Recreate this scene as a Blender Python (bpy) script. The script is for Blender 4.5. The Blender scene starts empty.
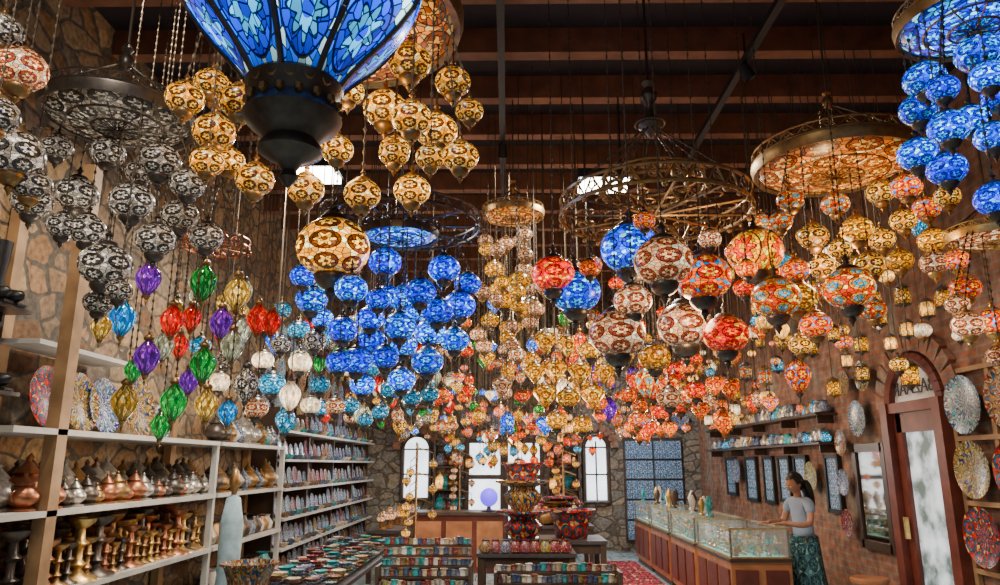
import bpy, math, random
from mathutils import Matrix, Vector
random.seed(7)
PI=math.pi
TH=math.radians(13.4)

# ------------------------------------------------------------------ materials
MATS={}
def newmat(name):
    m=bpy.data.materials.new(name); m.use_nodes=True
    nt=m.node_tree; b=nt.nodes['Principled BSDF']
    MATS[name]=m
    return m,nt,b
def setp(b,**k):
    for n,v in k.items():
        n=n.replace('_',' ')
        b.inputs[n].default_value=v
def rgba(c): return (c[0],c[1],c[2],1)
def plain(name,col,rough=.5,metal=0,noise=.25,scale=30,bump=0,emis=0,spec=.5):
    m,nt,b=newmat(name)
    N=nt.nodes; L=nt.links
    tc=N.new('ShaderNodeTexCoord'); no=N.new('ShaderNodeTexNoise'); no.inputs['Scale'].default_value=scale
    no.inputs['Detail'].default_value=4
    L.new(tc.outputs['Object'],no.inputs['Vector'])
    r=N.new('ShaderNodeValToRGB')
    r.color_ramp.elements[0].position=.3; r.color_ramp.elements[1].position=.7
    r.color_ramp.elements[0].color=rgba([x*(1-noise) for x in col]); r.color_ramp.elements[1].color=rgba([min(1,x*(1+noise)) for x in col])
    L.new(no.outputs['Fac'],r.inputs['Fac']); L.new(r.outputs['Color'],b.inputs['Base Color'])
    b.inputs['Roughness'].default_value=rough; b.inputs['Metallic'].default_value=metal
    if emis:
        L.new(r.outputs['Color'],b.inputs['Emission Color']); b.inputs['Emission Strength'].default_value=emis
    if bump:
        bp=N.new('ShaderNodeBump'); bp.inputs['Strength'].default_value=bump; bp.inputs['Distance'].default_value=.02
        L.new(no.outputs['Fac'],bp.inputs['Height']); L.new(bp.outputs['Normal'],b.inputs['Normal'])
    return m
def math_(nt,op,a,b=None,c=None):
    n=nt.nodes.new('ShaderNodeMath'); n.operation=op
    for i,x in enumerate((a,b,c)):
        if x is None: continue
        if isinstance(x,(int,float)): n.inputs[i].default_value=x
        else: nt.links.new(x,n.inputs[i])
    return n.outputs[0]
def mixc(nt,f,a,b):
    n=nt.nodes.new('ShaderNodeMix'); n.data_type='RGBA'
    nt.links.new(f,n.inputs[0])
    for i,x in ((6,a),(7,b)):
        if isinstance(x,(tuple,list)): n.inputs[i].default_value=rgba(x)
        else: nt.links.new(x,n.inputs[i])
    return n.outputs[2]
GLOW=1.3
def mosaic(name,A,B,C,D,strength,N=6,M=3,pet=6,hv=0.0,fine=5,rough=.25,grout=.07,base=None,lines=.02):
    m,nt,b=newmat(name)
    No=nt.nodes; L=nt.links
    uv=No.new('ShaderNodeUVMap'); sp=No.new('ShaderNodeSeparateXYZ'); L.new(uv.outputs[0],sp.inputs[0])
    u,v=sp.outputs[0],sp.outputs[1]
    F=lambda op,a,b=None,c=None: math_(nt,op,a,b,c)
    seed=F('FLOOR',F('DIVIDE',F('ADD',u,.01),10.0))
    qu=F('SUBTRACT',F('FRACT',F('MULTIPLY',u,float(N))),.5)
    qv=F('SUBTRACT',F('FRACT',F('MULTIPLY',v,float(M))),.5)
    r=F('SQRT',F('ADD',F('MULTIPLY',qu,qu),F('MULTIPLY',qv,qv)))
    a=F('ARCTAN2',qv,qu)
    rp=F('ADD',.25,F('MULTIPLY',.07,F('COSINE',F('MULTIPLY',a,float(pet)))))
    cb=No.new('ShaderNodeCombineXYZ'); L.new(F('MULTIPLY',u,float(N*fine)),cb.inputs[0]); L.new(F('MULTIPLY',v,float(M*fine)),cb.inputs[1])
    vo=No.new('ShaderNodeTexVoronoi'); vo.voronoi_dimensions='2D'; vo.feature='F1'; vo.inputs['Scale'].default_value=1; L.new(cb.outputs[0],vo.inputs['Vector'])
    ve=No.new('ShaderNodeTexVoronoi'); ve.voronoi_dimensions='2D'; ve.feature='DISTANCE_TO_EDGE'; ve.inputs['Scale'].default_value=1; L.new(cb.outputs[0],ve.inputs['Vector'])
    sc=No.new('ShaderNodeSeparateXYZ'); L.new(vo.outputs['Color'],sc.inputs[0])
    col=mixc(nt,F('GREATER_THAN',sc.outputs[0],.74),D,C)
    col=mixc(nt,F('LESS_THAN',r,.42),col,B)
    col=mixc(nt,F('LESS_THAN',r,rp),col,A)
    col=mixc(nt,F('LESS_THAN',r,.09),col,B)
    wn=No.new('ShaderNodeTexWhiteNoise'); wn.noise_dimensions='1D'; L.new(seed,wn.inputs['W'])
    if hv:
        hs=No.new('ShaderNodeHueSaturation'); L.new(F('ADD',.5,F('MULTIPLY',F('SUBTRACT',wn.outputs['Value'],.5),hv)),hs.inputs['Hue'])
        L.new(col,hs.inputs['Color']); col=hs.outputs['Color']
    g1=F('GREATER_THAN',ve.outputs['Distance'],grout)
    g=g1
    if lines:
        g2=F('GREATER_THAN',F('ABSOLUTE',F('SUBTRACT',r,rp)),lines)
        g3=F('GREATER_THAN',F('ABSOLUTE',F('SUBTRACT',r,.42)),lines)
        g=F('MULTIPLY',F('MULTIPLY',g1,g2),g3)
    bright=F('ADD',.35,F('MULTIPLY',sc.outputs[1],1.0))
    k=F('MULTIPLY',bright,F('ADD',.05,F('MULTIPLY',g,.95)))
    cc=No.new('ShaderNodeVectorMath'); cc.operation='SCALE'; L.new(col,cc.inputs[0]); L.new(k,cc.inputs['Scale'])
    if base is None: base=.2 if strength else .85
    bb=No.new('ShaderNodeVectorMath'); bb.operation='SCALE'; L.new(cc.outputs[0],bb.inputs[0]); bb.inputs['Scale'].default_value=base
    L.new(bb.outputs[0],b.inputs['Base Color'])
    b.inputs['Roughness'].default_value=rough
    if strength:
        L.new(cc.outputs[0],b.inputs['Emission Color'])
        vf=F('SUBTRACT',1.75,F('MULTIPLY',3.3,F('ABSOLUTE',F('SUBTRACT',v,.46))))  # hot middle of an inner bulb painted into the glow, dimmer towards both ends
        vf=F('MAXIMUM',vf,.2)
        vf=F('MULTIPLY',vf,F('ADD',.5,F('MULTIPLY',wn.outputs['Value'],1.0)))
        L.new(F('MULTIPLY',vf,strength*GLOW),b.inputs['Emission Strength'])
    m.cycles.emission_sampling='NONE'
    return m
def ramp_mat(name,cols,kind='stone'):
    m,nt,b=newmat(name); N=nt.nodes; L=nt.links
    tc=N.new('ShaderNodeTexCoord')
    no=N.new('ShaderNodeTexNoise'); no.inputs['Scale'].default_value=2.2; no.inputs['Detail'].default_value=3
    L.new(tc.outputs['Object'],no.inputs['Vector'])
    mp=N.new('ShaderNodeMapping'); mp.inputs['Scale'].default_value=(3.4,3.4,5.2); L.new(tc.outputs['Object'],mp.inputs['Vector'])
    ad=N.new('ShaderNodeVectorMath'); ad.operation='MULTIPLY_ADD'; ad.inputs[1].default_value=(.9,.9,.9)
    L.new(no.outputs['Color'],ad.inputs[0]); L.new(mp.outputs[0],ad.inputs[2])
    vo=N.new('ShaderNodeTexVoronoi'); vo.inputs['Scale'].default_value=1; L.new(ad.outputs[0],vo.inputs['Vector'])
    ve=N.new('ShaderNodeTexVoronoi'); ve.feature='DISTANCE_TO_EDGE'; ve.inputs['Scale'].default_value=1; L.new(ad.outputs[0],ve.inputs['Vector'])
    sc=N.new('ShaderNodeSeparateXYZ'); L.new(vo.outputs['Color'],sc.inputs[0])
    r=N.new('ShaderNodeValToRGB'); e=r.color_ramp.elements
    e[0].color=rgba(cols[0]); e[1].color=rgba(cols[-1])
    for i,c in enumerate(cols[1:-1]):
        x=e.new((i+1)/(len(cols)-1)); x.color=rgba(c)
    L.new(sc.outputs[0],r.inputs['Fac'])
    f=math_(nt,'LESS_THAN',ve.outputs['Distance'],.06)
    n2=N.new('ShaderNodeTexNoise'); n2.inputs['Scale'].default_value=25; L.new(tc.outputs['Object'],n2.inputs['Vector'])
    col=mixc(nt,f,r.outputs['Color'],(.1,.08,.06))
    k=N.new('ShaderNodeVectorMath'); k.operation='SCALE'; L.new(col,k.inputs[0]); L.new(math_(nt,'MULTIPLY',n2.outputs['Fac'],2.0),k.inputs['Scale'])
    L.new(k.outputs[0],b.inputs['Base Color']); b.inputs['Roughness'].default_value=.85
    bp=N.new('ShaderNodeBump'); bp.inputs['Strength'].default_value=.9; bp.inputs['Distance'].default_value=.05
    L.new(math_(nt,'MINIMUM',ve.outputs['Distance'],.15),bp.inputs['Height']); L.new(bp.outputs['Normal'],b.inputs['Normal'])
    return m
def brickmat(name,c1,c2,mort,scale=1,bw=.5,rh=.25,rough=.8,ms=.02,axis='YZ',patch=None):
    m,nt,b=newmat(name); N=nt.nodes; L=nt.links
    tc=N.new('ShaderNodeTexCoord'); sp=N.new('ShaderNodeSeparateXYZ'); cb=N.new('ShaderNodeCombineXYZ')
    L.new(tc.outputs['Object'],sp.inputs[0])
    L.new(sp.outputs['XYZ'.index(axis[0])],cb.inputs[0]); L.new(sp.outputs['XYZ'.index(axis[1])],cb.inputs[1])
    br=N.new('ShaderNodeTexBrick'); br.inputs['Scale'].default_value=scale
    br.inputs['Color1'].default_value=rgba(c1); br.inputs['Color2'].default_value=rgba(c2); br.inputs['Mortar'].default_value=rgba(mort)
    br.inputs['Brick Width'].default_value=bw; br.inputs['Row Height'].default_value=rh; br.inputs['Mortar Size'].default_value=ms
    L.new(cb.outputs[0],br.inputs['Vector'])
    n2=N.new('ShaderNodeTexNoise'); n2.inputs['Scale'].default_value=9; L.new(tc.outputs['Object'],n2.inputs['Vector'])
    col=br.outputs['Color']
    if patch:
        n3=N.new('ShaderNodeTexNoise'); n3.inputs['Scale'].default_value=2.3; n3.inputs['Detail'].default_value=5; L.new(tc.outputs['Object'],n3.inputs['Vector'])
        f=math_(nt,'MULTIPLY',math_(nt,'SUBTRACT',n3.outputs['Fac'],.55),9.0)
        cl=N.new('ShaderNodeClamp'); L.new(f,cl.inputs[0])
        col=mixc(nt,cl.outputs[0],col,patch)
    k=N.new('ShaderNodeVectorMath'); k.operation='SCALE'; L.new(col,k.inputs[0]); L.new(math_(nt,'MULTIPLY',n2.outputs['Fac'],2.0),k.inputs['Scale'])
    L.new(k.outputs[0],b.inputs['Base Color']); b.inputs['Roughness'].default_value=rough
    return m
def emis(name,col,s,lo=.75,scale=1.5,low=None):
    m,nt,b=newmat(name); N=nt.nodes; L=nt.links
    no=N.new('ShaderNodeTexNoise'); no.inputs['Scale'].default_value=scale; no.inputs['Detail'].default_value=5
    tc=N.new('ShaderNodeTexCoord'); L.new(tc.outputs['Object'],no.inputs['Vector'])
    r=N.new('ShaderNodeValToRGB'); r.color_ramp.elements[0].position=.4; r.color_ramp.elements[1].position=.6
    r.color_ramp.elements[0].color=rgba(low or [x*lo for x in col]); r.color_ramp.elements[1].color=rgba(col)
    L.new(no.outputs['Fac'],r.inputs['Fac']); L.new(r.outputs['Color'],b.inputs['Emission Color'])
    L.new(r.outputs['Color'],b.inputs['Base Color']); b.inputs['Emission Strength'].default_value=s

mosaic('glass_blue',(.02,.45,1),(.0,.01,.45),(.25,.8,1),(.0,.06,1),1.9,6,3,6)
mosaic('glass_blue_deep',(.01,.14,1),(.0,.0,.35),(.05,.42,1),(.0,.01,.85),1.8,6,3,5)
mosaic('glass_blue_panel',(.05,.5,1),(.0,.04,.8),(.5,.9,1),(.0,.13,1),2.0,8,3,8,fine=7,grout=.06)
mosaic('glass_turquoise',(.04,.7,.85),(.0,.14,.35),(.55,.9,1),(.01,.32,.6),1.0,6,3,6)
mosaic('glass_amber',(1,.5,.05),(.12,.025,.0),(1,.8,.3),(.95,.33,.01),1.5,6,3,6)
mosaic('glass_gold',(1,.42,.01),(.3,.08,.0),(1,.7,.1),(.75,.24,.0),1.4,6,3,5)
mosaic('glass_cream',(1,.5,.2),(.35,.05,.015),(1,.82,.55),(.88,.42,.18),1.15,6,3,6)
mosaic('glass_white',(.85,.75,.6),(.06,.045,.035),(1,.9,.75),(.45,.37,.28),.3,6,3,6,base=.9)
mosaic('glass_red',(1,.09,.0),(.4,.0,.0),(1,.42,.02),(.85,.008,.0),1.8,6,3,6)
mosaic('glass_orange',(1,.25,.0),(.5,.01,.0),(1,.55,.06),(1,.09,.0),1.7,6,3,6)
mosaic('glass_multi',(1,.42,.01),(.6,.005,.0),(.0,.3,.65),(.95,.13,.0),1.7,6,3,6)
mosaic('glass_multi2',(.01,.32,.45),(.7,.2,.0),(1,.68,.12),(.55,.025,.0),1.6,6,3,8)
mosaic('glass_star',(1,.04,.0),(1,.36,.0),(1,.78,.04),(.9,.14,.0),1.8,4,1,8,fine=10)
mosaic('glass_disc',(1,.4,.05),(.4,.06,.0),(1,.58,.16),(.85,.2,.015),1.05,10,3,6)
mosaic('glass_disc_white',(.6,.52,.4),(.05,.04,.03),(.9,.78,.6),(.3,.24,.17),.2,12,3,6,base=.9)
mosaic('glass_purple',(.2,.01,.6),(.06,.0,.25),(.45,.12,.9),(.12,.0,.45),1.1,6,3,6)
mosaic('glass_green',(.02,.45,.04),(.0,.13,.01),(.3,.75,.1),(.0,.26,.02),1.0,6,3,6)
mosaic('ceramic_blue',(.01,.06,.36),(.55,.58,.6),(.02,.22,.38),(.3,.38,.48),0,12,3,6,hv=.1,grout=.02)
mosaic('ceramic_multi',(.4,.03,.015),(.5,.38,.22),(.015,.12,.3),(.42,.2,.06),0,12,3,6,hv=.18,grout=.02)
mosaic('ceramic_red',(.7,.05,.02),(.04,.13,.26),(.8,.52,.2),(.5,.025,.012),0,8,4,6,grout=.02)
mosaic('tile_mural',(.02,.15,.5),(.6,.72,.82),(.05,.35,.55),(.2,.36,.62),0,5,4,8,grout=.02,base=1)
mosaic('rug_wool',(.65,.04,.04),(.14,.03,.1),(.7,.4,.2),(.55,.015,.035),0,6,10,4,rough=.95,grout=.0)
mosaic('skirt_cloth',(.1,.3,.3),(.03,.1,.14),(.25,.42,.38),(.06,.19,.22),0,9,7,6,rough=.9,grout=0)
def dropg(n,c,hi,s): mosaic(n,hi,c,hi,c,s,10,2,3,fine=3,rough=.08,grout=.02,lines=.012,base=.6)
dropg('drop_purple',(.08,.005,.22),(.28,.03,.5),.85); dropg('drop_green',(.0,.17,.02),(.06,.48,.08),.8); dropg('drop_red',(.4,.0,.0),(.9,.03,.01),1.15)
dropg('drop_blue',(.0,.09,.3),(.03,.42,.75),.9); dropg('drop_amber',(.26,.13,.01),(.7,.46,.1),.8); dropg('drop_pale',(.3,.31,.18),(.8,.82,.55),.75)
dropg('frost_lit',(.85,.55,.28),(1,.92,.68),1.7); dropg('frost_warm',(.9,.33,.03),(1,.7,.22),1.7)
plain('metal_dark',(.11,.09,.075),.38,.75)
plain('metal_brass',(.36,.21,.08),.4,.85)
plain('metal_gold',(.65,.43,.14),.35,.85)
plain('metal_silver',(.5,.47,.42),.35,.8)
plain('metal_copper',(.4,.16,.08),.38,.8)
plain('chain_metal',(.09,.065,.04),.6,.4)
plain('beam_wood',(.19,.072,.035),.7,0,.3,6)
plain('ceiling_board',(.016,.009,.014),.8,0,.2,5)
plain('rail_black',(.012,.012,.014),.5)
plain('shelf_white',(.52,.5,.47),.5,0,.1,8)
plain('post_wood',(.36,.21,.1),.6,0,.25,8)
plain('door_wood',(.14,.032,.02),.45,0,.3,8)
plain('counter_wood',(.42,.17,.07),.4,0,.25,7)
plain('dark_wood',(.06,.036,.024),.4,0,.3,8)
plain('leather_black',(.012,.012,.014),.35)
plain('plaster_white',(.7,.7,.68),.7,0,.05)
plain('mirror_glass',(.4,.38,.35),.05,1,.02)
plain('tray_dark',(.05,.045,.05),.5)
plain('mug_glaze_a',(.55,.45,.32),.3,0,.6,50)
plain('mug_glaze_b',(.06,.09,.17),.3,0,.5,50)
plain('skin',(.4,.2,.125),.55,0,.05)
plain('hair_black',(.012,.009,.008),.35,0,.3,60)
plain('shirt_blue',(.28,.37,.5),.85,0,.06,40)
plain('lip',(.35,.1,.09),.5); plain('eye_white',(.8,.8,.78),.3,0,.02); plain('eye_dark',(.02,.012,.01),.2)
plain('velvet_teal_glow',(.25,.65,.62),.6,0,.2,40,emis=.7)  # cloth given its own glow to imitate the lit case interior
plain('cloth_panel',(.35,.5,.57),.8,0,.25,12)
plain('teal_glaze',(.04,.33,.36),.3,0,.6,30)
emis('daylight_pane',(.85,.93,1),3); emis('daylight_pane_soft',(.7,.8,.88),.9,.25,3.5,low=(.09,.13,.12)); emis('flood_lens',(1,.97,.85),25)
emis('orb_violet',(.12,.05,1),2.2)
ramp_mat('stone_wall',[(.13,.065,.03),(.33,.18,.08),(.18,.14,.1),(.4,.26,.13),(.15,.11,.08)])
ramp_mat('stone_wall_back',[(.12,.115,.1),(.26,.21,.15),(.17,.17,.15),(.3,.24,.17)])
brickmat('brick_wall_mat',(.3,.11,.055),(.21,.1,.065),(.2,.16,.12),1,.24,.08,ms=.01,patch=(.21,.165,.12))
brickmat('floor_tile',(.38,.5,.55),(.3,.41,.46),(.14,.17,.18),1,.6,.6,.2,.008,'XY')
m,nt,b=newmat('clear_glass'); setp(b,Roughness=.02,Alpha=.16); b.inputs['Base Color'].default_value=(.7,.9,.9,1)

# ------------------------------------------------------------------ mesh builder
class MB:
    def __init__(s): s.v=[];s.f=[];s.uv=[];s.m=[];s.mats=[]
    def mi(s,n):
        if n not in s.mats: s.mats.append(n)
        return s.mats.index(n)
    def lathe(s,prof,c,mat,seg=16,scale=1,R=None,ush=0,sx=1,sy=1):
        base=len(s.v); n=len(prof); mi=s.mi(mat)
        L=[0]
        for i in range(1,n): L.append(L[-1]+math.dist(prof[i],prof[i-1]))
        T=L[-1] or 1
        cs=[(math.cos(2*PI*j/seg),math.sin(2*PI*j/seg)) for j in range(seg)]
        for r,z in prof:
            for a,b_ in cs:
                p=(r*a*scale*sx,r*b_*scale*sy,z*scale)
                if R is not None:
                    q=R@Vector(p); p=(q.x,q.y,q.z)
                s.v.append((c[0]+p[0],c[1]+p[1],c[2]+p[2]))
        for i in range(n-1):
            for j in range(seg):
                k=(j+1)%seg
                s.f.append((base+i*seg+j,base+i*seg+k,base+(i+1)*seg+k,base+(i+1)*seg+j))
                u0=ush+j/seg;u1=ush+(j+1)/seg;v0=L[i]/T;v1=L[i+1]/T
                s.uv+=[(u0,v0),(u1,v0),(u1,v1),(u0,v1)]; s.m.append(mi)
    def box(s,c,d,mat,R=None):
        b=len(s.v); mi=s.mi(mat)
        for x in(-1,1):
            for y in(-1,1):
                for z in(-1,1):
                    p=Vector((x*d[0]/2,y*d[1]/2,z*d[2]/2))
                    if R is not None:p=R@p
                    s.v.append((c[0]+p.x,c[1]+p.y,c[2]+p.z))
        for q in((0,1,3,2),(4,6,7,5),(0,4,5,1),(2,3,7,6),(0,2,6,4),(1,5,7,3)):
            s.f.append(tuple(b+i for i in q)); s.uv+=[(0,0),(0,1),(1,1),(1,0)] if q[0]==0 and q[1]==1 else [(0,0),(1,0),(1,1),(0,1)]; s.m.append(mi)
    def tube(s,p,q,r,mat,seg=5,r2=None):
        p=Vector(p);q=Vector(q);d=q-p
        if d.length<1e-5:return
        R=d.to_track_quat('Z','Y').to_matrix()
        s.lathe([(r,0),(r if r2 is None else r2,d.length)],p,mat,seg,1,R)
    def torus(s,c,Rr,r,mat,seg=28,k=5,R=None):
        b=len(s.v);mi=s.mi(mat)
        for i in range(seg):
            a=2*PI*i/seg
            for j in range(k):
                t=2*PI*j/k
                p=Vector(((Rr+r*math.cos(t))*math.cos(a),(Rr+r*math.cos(t))*math.sin(a),r*math.sin(t)))
                if R is not None:p=R@p
                s.v.append((c[0]+p.x,c[1]+p.y,c[2]+p.z))
        for i in range(seg):
            for j in range(k):
                i2=(i+1)%seg;j2=(j+1)%k
                s.f.append((b+i*k+j,b+i2*k+j,b+i2*k+j2,b+i*k+j2)); s.uv+=[(0,0)]*4; s.m.append(mi)
    def done(s,name,flat=False,parent=None,origin=None):
        xs=[p[0] for p in s.v];ys=[p[1] for p in s.v];zs=[p[2] for p in s.v]
        o=origin or ((min(xs)+max(xs))/2,(min(ys)+max(ys))/2,min(zs))
        me=bpy.data.meshes.new(name)
        me.from_pydata([(p[0]-o[0],p[1]-o[1],p[2]-o[2]) for p in s.v],[],s.f)
        l=me.uv_layers.new(name='UVMap')
        l.data.foreach_set('uv',[x for t in s.uv for x in t])
        for n in s.mats: me.materials.append(MATS[n])
        me.polygons.foreach_set('material_index',s.m)
        if not flat: me.polygons.foreach_set('use_smooth',[True]*len(s.f))
        me.update()
        if not flat:
            try: me.set_sharp_from_angle(angle=math.radians(50))
            except Exception: pass
        ob=bpy.data.objects.new(name,me); ob.location=o
        bpy.context.scene.collection.objects.link(ob)
        if parent: ob.parent=parent
        return ob

def ceil_at(y):
    k=round((y-.8)/.745); return 4.93 if abs(y-(.8+k*.745))<.07 else 5.15
GL=[(math.cos(math.radians(a)),math.sin(math.radians(a))*.84) for a in range(-62,63,12)]+[]
CAPT=[(.47,.745),(.4,.86),(.27,.95),(.12,1.0),(.09,1.14),(.17,1.22),(.09,1.3),(.04,1.42),(0,1.44)]
CAPB=[(.47,-.745),(.5,-.8),(.45,-.95),(.3,-1.12),(.12,-1.2),(.16,-1.3),(.08,-1.4),(.03,-1.52),(0,-1.58)]
def chain(mb,p,q,near):
    if near:
        mb.tube(p,q,.0025,'chain_metal',4)
        P=Vector(p);Q=Vector(q);L=(Q-P).length;n=int(L/.045)
        R=(Q-P).to_track_quat('Z','Y').to_matrix()
        for i in range(n):
            c=P+(Q-P)*((i+.5)/n)
            mb.lathe([(.002,-.013),(.0075,0),(.002,.013)],c,'chain_metal',5,1,R)
    else: mb.tube(p,q,.004,'chain_metal',4)
def lamp(mb,c,d,mat,seg=16,top=None,kind='globe',near=True,metal='metal_dark'):
    R=d/2; ush=10*random.randint(0,40); x,y,z=c[:3]
    if kind=='globe':
        mb.lathe(GL,c,mat,seg,R,ush=ush)
        mb.lathe(CAPT,c,metal,max(8,seg//2+2),R); mb.lathe(CAPB,c,metal,max(8,seg//2+2),R); h=1.42*R
    elif kind=='drop':
        mb.lathe([(.22,-1.35),(.6,-.9),(.88,-.4),(1,.1),(.86,.6),(.5,1.0),(.28,1.3)],c,mat,seg,R,ush=ush)
        mb.lathe([(.28,1.3),(.4,1.4),(.42,1.55),(.25,1.75),(.1,1.85),(.14,2.0),(.05,2.15),(0,2.2)],c,metal,8,R)
        mb.lathe([(.22,-1.35),(.32,-1.42),(.2,-1.6),(.07,-1.75),(.12,-1.9),(.03,-2.2),(0,-2.3)],c,metal,8,R); h=2.15*R
        for i in range(4):
            a=i*PI/2; pr=[(.24,-1.35),(.9,-.4),(1.02,.1),(.52,1.0),(.28,1.3)]
            for (r0,z0),(r1,z1) in zip(pr,pr[1:]):
                mb.tube((x+r0*R*math.cos(a),y+r0*R*math.sin(a),z+z0*R),(x+r1*R*math.cos(a),y+r1*R*math.sin(a),z+z1*R),.003,metal,3)
    elif kind=='cyl':
        mb.lathe([(.8,-1.1),(.92,-.6),(.92,.6),(.8,1.1)],c,mat,seg,R,ush=ush)
        for zz in (-1.1,1.0): mb.lathe([(.2,zz),(.95,zz),(1,zz+.12),(.2,zz+.14)],c,metal,8,R)
        mb.lathe([(.9,1.1),(.5,1.5),(.1,1.7),(.12,1.9),(0,2.0)],c,metal,8,R)
        for i in range(6):
            a=i*PI/3; mb.tube((x+.95*R*math.cos(a),y+.95*R*math.sin(a),z-1.1*R),(x+.95*R*math.cos(a),y+.95*R*math.sin(a),z+1.1*R),.003,metal,3)
        mb.lathe([(.5,-1.1),(.3,-1.3),(.05,-1.5),(0,-1.6)],c,metal,8,R); h=1.9*R
    elif kind=='heart':
        mb.lathe([(.05,-1.2),(.5,-.6),(.95,.0),(1,.35),(.75,.7),(.4,.78)],c,mat,seg,R,ush=ush)
        mb.lathe([(.4,.78),(.3,.95),(.1,1.1),(.05,1.4),(0,1.42)],c,metal,8,R)
        mb.lathe([(.12,-1.1),(.12,-1.3),(.03,-1.5),(0,-1.55)],c,metal,6,R); h=1.4*R
    if top is None: top=(x,y,ceil_at(y))
    chain(mb,(x,y,z+h),top,near)
def ringwork(mb,c,R,h,mat,n=24,r=.006):
    mb.torus(c,R,r*1.6,mat); mb.torus((c[0],c[1],c[2]+h),R,r*1.2,mat)
    for i in range(n):
        a0=2*PI*i/n;a1=2*PI*(i+.5)/n;a2=2*PI*(i+1)/n
        P=lambda a,z,rr=R:(c[0]+rr*math.cos(a),c[1]+rr*math.sin(a),c[2]+z)
        mb.tube(P(a0,0),P(a1,h),r*.8,mat,4); mb.tube(P(a1,h),P(a2,0),r*.8,mat,4)
        mb.lathe([(0,-1),(.8,-.4),(.9,.3),(0,1)],P(a0,-r*3),mat,5,r*2.4)
        Rt=Matrix.Rotation(a1+PI/2,3,'Z')@Matrix.Rotation(PI/2,3,'X')
        mb.torus(P(a1,h*.45),h*.22,r*.6,mat,8,3,Rt)
def spokes(mb,c,R,n,mat,r=.007,scroll=True):
    for i in range(n):
        a=2*PI*i/n
        mb.tube(c,(c[0]+R*math.cos(a),c[1]+R*math.sin(a),c[2]),r,mat,4)
        if scroll:
            for t in (.45,.75): mb.torus((c[0]+R*t*math.cos(a+.14),c[1]+R*t*math.sin(a+.14),c[2]),R*.09,r*.7,mat,10,3)
def disc(mb,c,R,mat,metal,hang=.9):
    mb.lathe([(R*.95,0),(R*.85,-.05*R),(R*.6,-.11*R),(R*.3,-.15*R),(R*.06,-.165*R)],c,mat,36,1)
    mb.lathe([(R*.06,-.165*R),(R*.08,-.2*R),(R*.03,-.26*R),(0,-.28*R)],c,metal,8,1)
    mb.lathe([(R*.94,-.01),(R*1.0,-.02),(R*1.03,.02),(R*1.03,.09*R),(R*.98,.12*R)],c,metal,36,1)
    ringwork(mb,(c[0],c[1],c[2]+.12*R),R,.12*R,metal,26,R*.012)
    for rr in (.33,.64): mb.torus((c[0],c[1],c[2]-(.148 if rr<.5 else .104)*R),R*rr,.006,metal,30,4)
    for i in range(10):
        a=2*PI*i/10
        for (r0,z0),(r1,z1) in (((.95,0),(.6,-.115)),((.6,-.115),(.07,-.17))):
            mb.tube((c[0]+R*r0*math.cos(a),c[1]+R*r0*math.sin(a),c[2]+z0*R),(c[0]+R*r1*math.cos(a),c[1]+R*r1*math.sin(a),c[2]+z1*R),.004,metal,4)
    hub=(c[0],c[1],c[2]+hang*R)
    for i in range(6):
        a=2*PI*i/6
        mb.tube((c[0]+R*math.cos(a),c[1]+R*math.sin(a),c[2]+.12*R),hub,.006,'chain_metal',4)
    mb.lathe([(.0,-.05),(.03,-.02),(.035,.02),(.015,.05),(.03,.07),(.01,.1),(0,.12)],hub,metal,8)
    mb.tube(hub,(c[0],c[1],ceil_at(c[1])),.007,'chain_metal',5)
def ringtop(c,R,p):
    dx,dy=p[0]-c[0],p[1]-c[1]; l=math.hypot(dx,dy) or 1
    k=R/l if l>R else 1
    return (c[0]+dx*k,c[1]+dy*k,c[2])
OFF=[0,.7,-.7,.35,-.35,.9,-.9,.15]
def table(L,Yc,Rr):
    """world positions in cm: 'X Z diameter' per lamp, staggered around the ring depth Yc +- Rr"""
    out=[]
    for i,t in enumerate(L.split(',')):
        X,Z,D=[float(q)/100 for q in t.split()]
        out.append((X,Yc+Rr*OFF[(i*3)%8],Z,D))
    return out

# ------------------------------------------------------------------ room
XL,XR,YB=-3.2,4.0,15.5
def boxobj(name,c,d,mat):
    mb=MB(); mb.box(c,d,mat); return mb.done(name,True,origin=tuple(c))
boxobj('floor',(.4,6.75,-.05),(7.6,17.9,.1),'floor_tile')
boxobj('ceiling',(.4,6.75,5.2),(7.6,17.9,.1),'ceiling_board')
boxobj('wall_left',(XL-.1,6.75,2.6),(.2,17.9,5.2),'stone_wall')
boxobj('wall_right',(XR+.1,6.75,2.6),(.2,17.9,5.2),'brick_wall_mat')
boxobj('wall_back',(.4,YB+.1,2.6),(7.2,.2,5.2),'stone_wall_back')
mb=MB()
y=.8
while y<15.4:
    mb.box((.4,y,5.04),(7.2,.12,.22),'beam_wood'); y+=.745
mb.done('ceiling_beams',True)
mb=MB()
for x,z in ((-.045,4.8),(1.83,4.72),(-1.9,4.8)):
    mb.box((x,7,z),(.055,13,.05),'rail_black')
    for yy in (1,4,7,10,13): mb.tube((x,yy,z),(x,yy,5.15),.008,'rail_black')
mb.done('ceiling_light_track',True)

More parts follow.
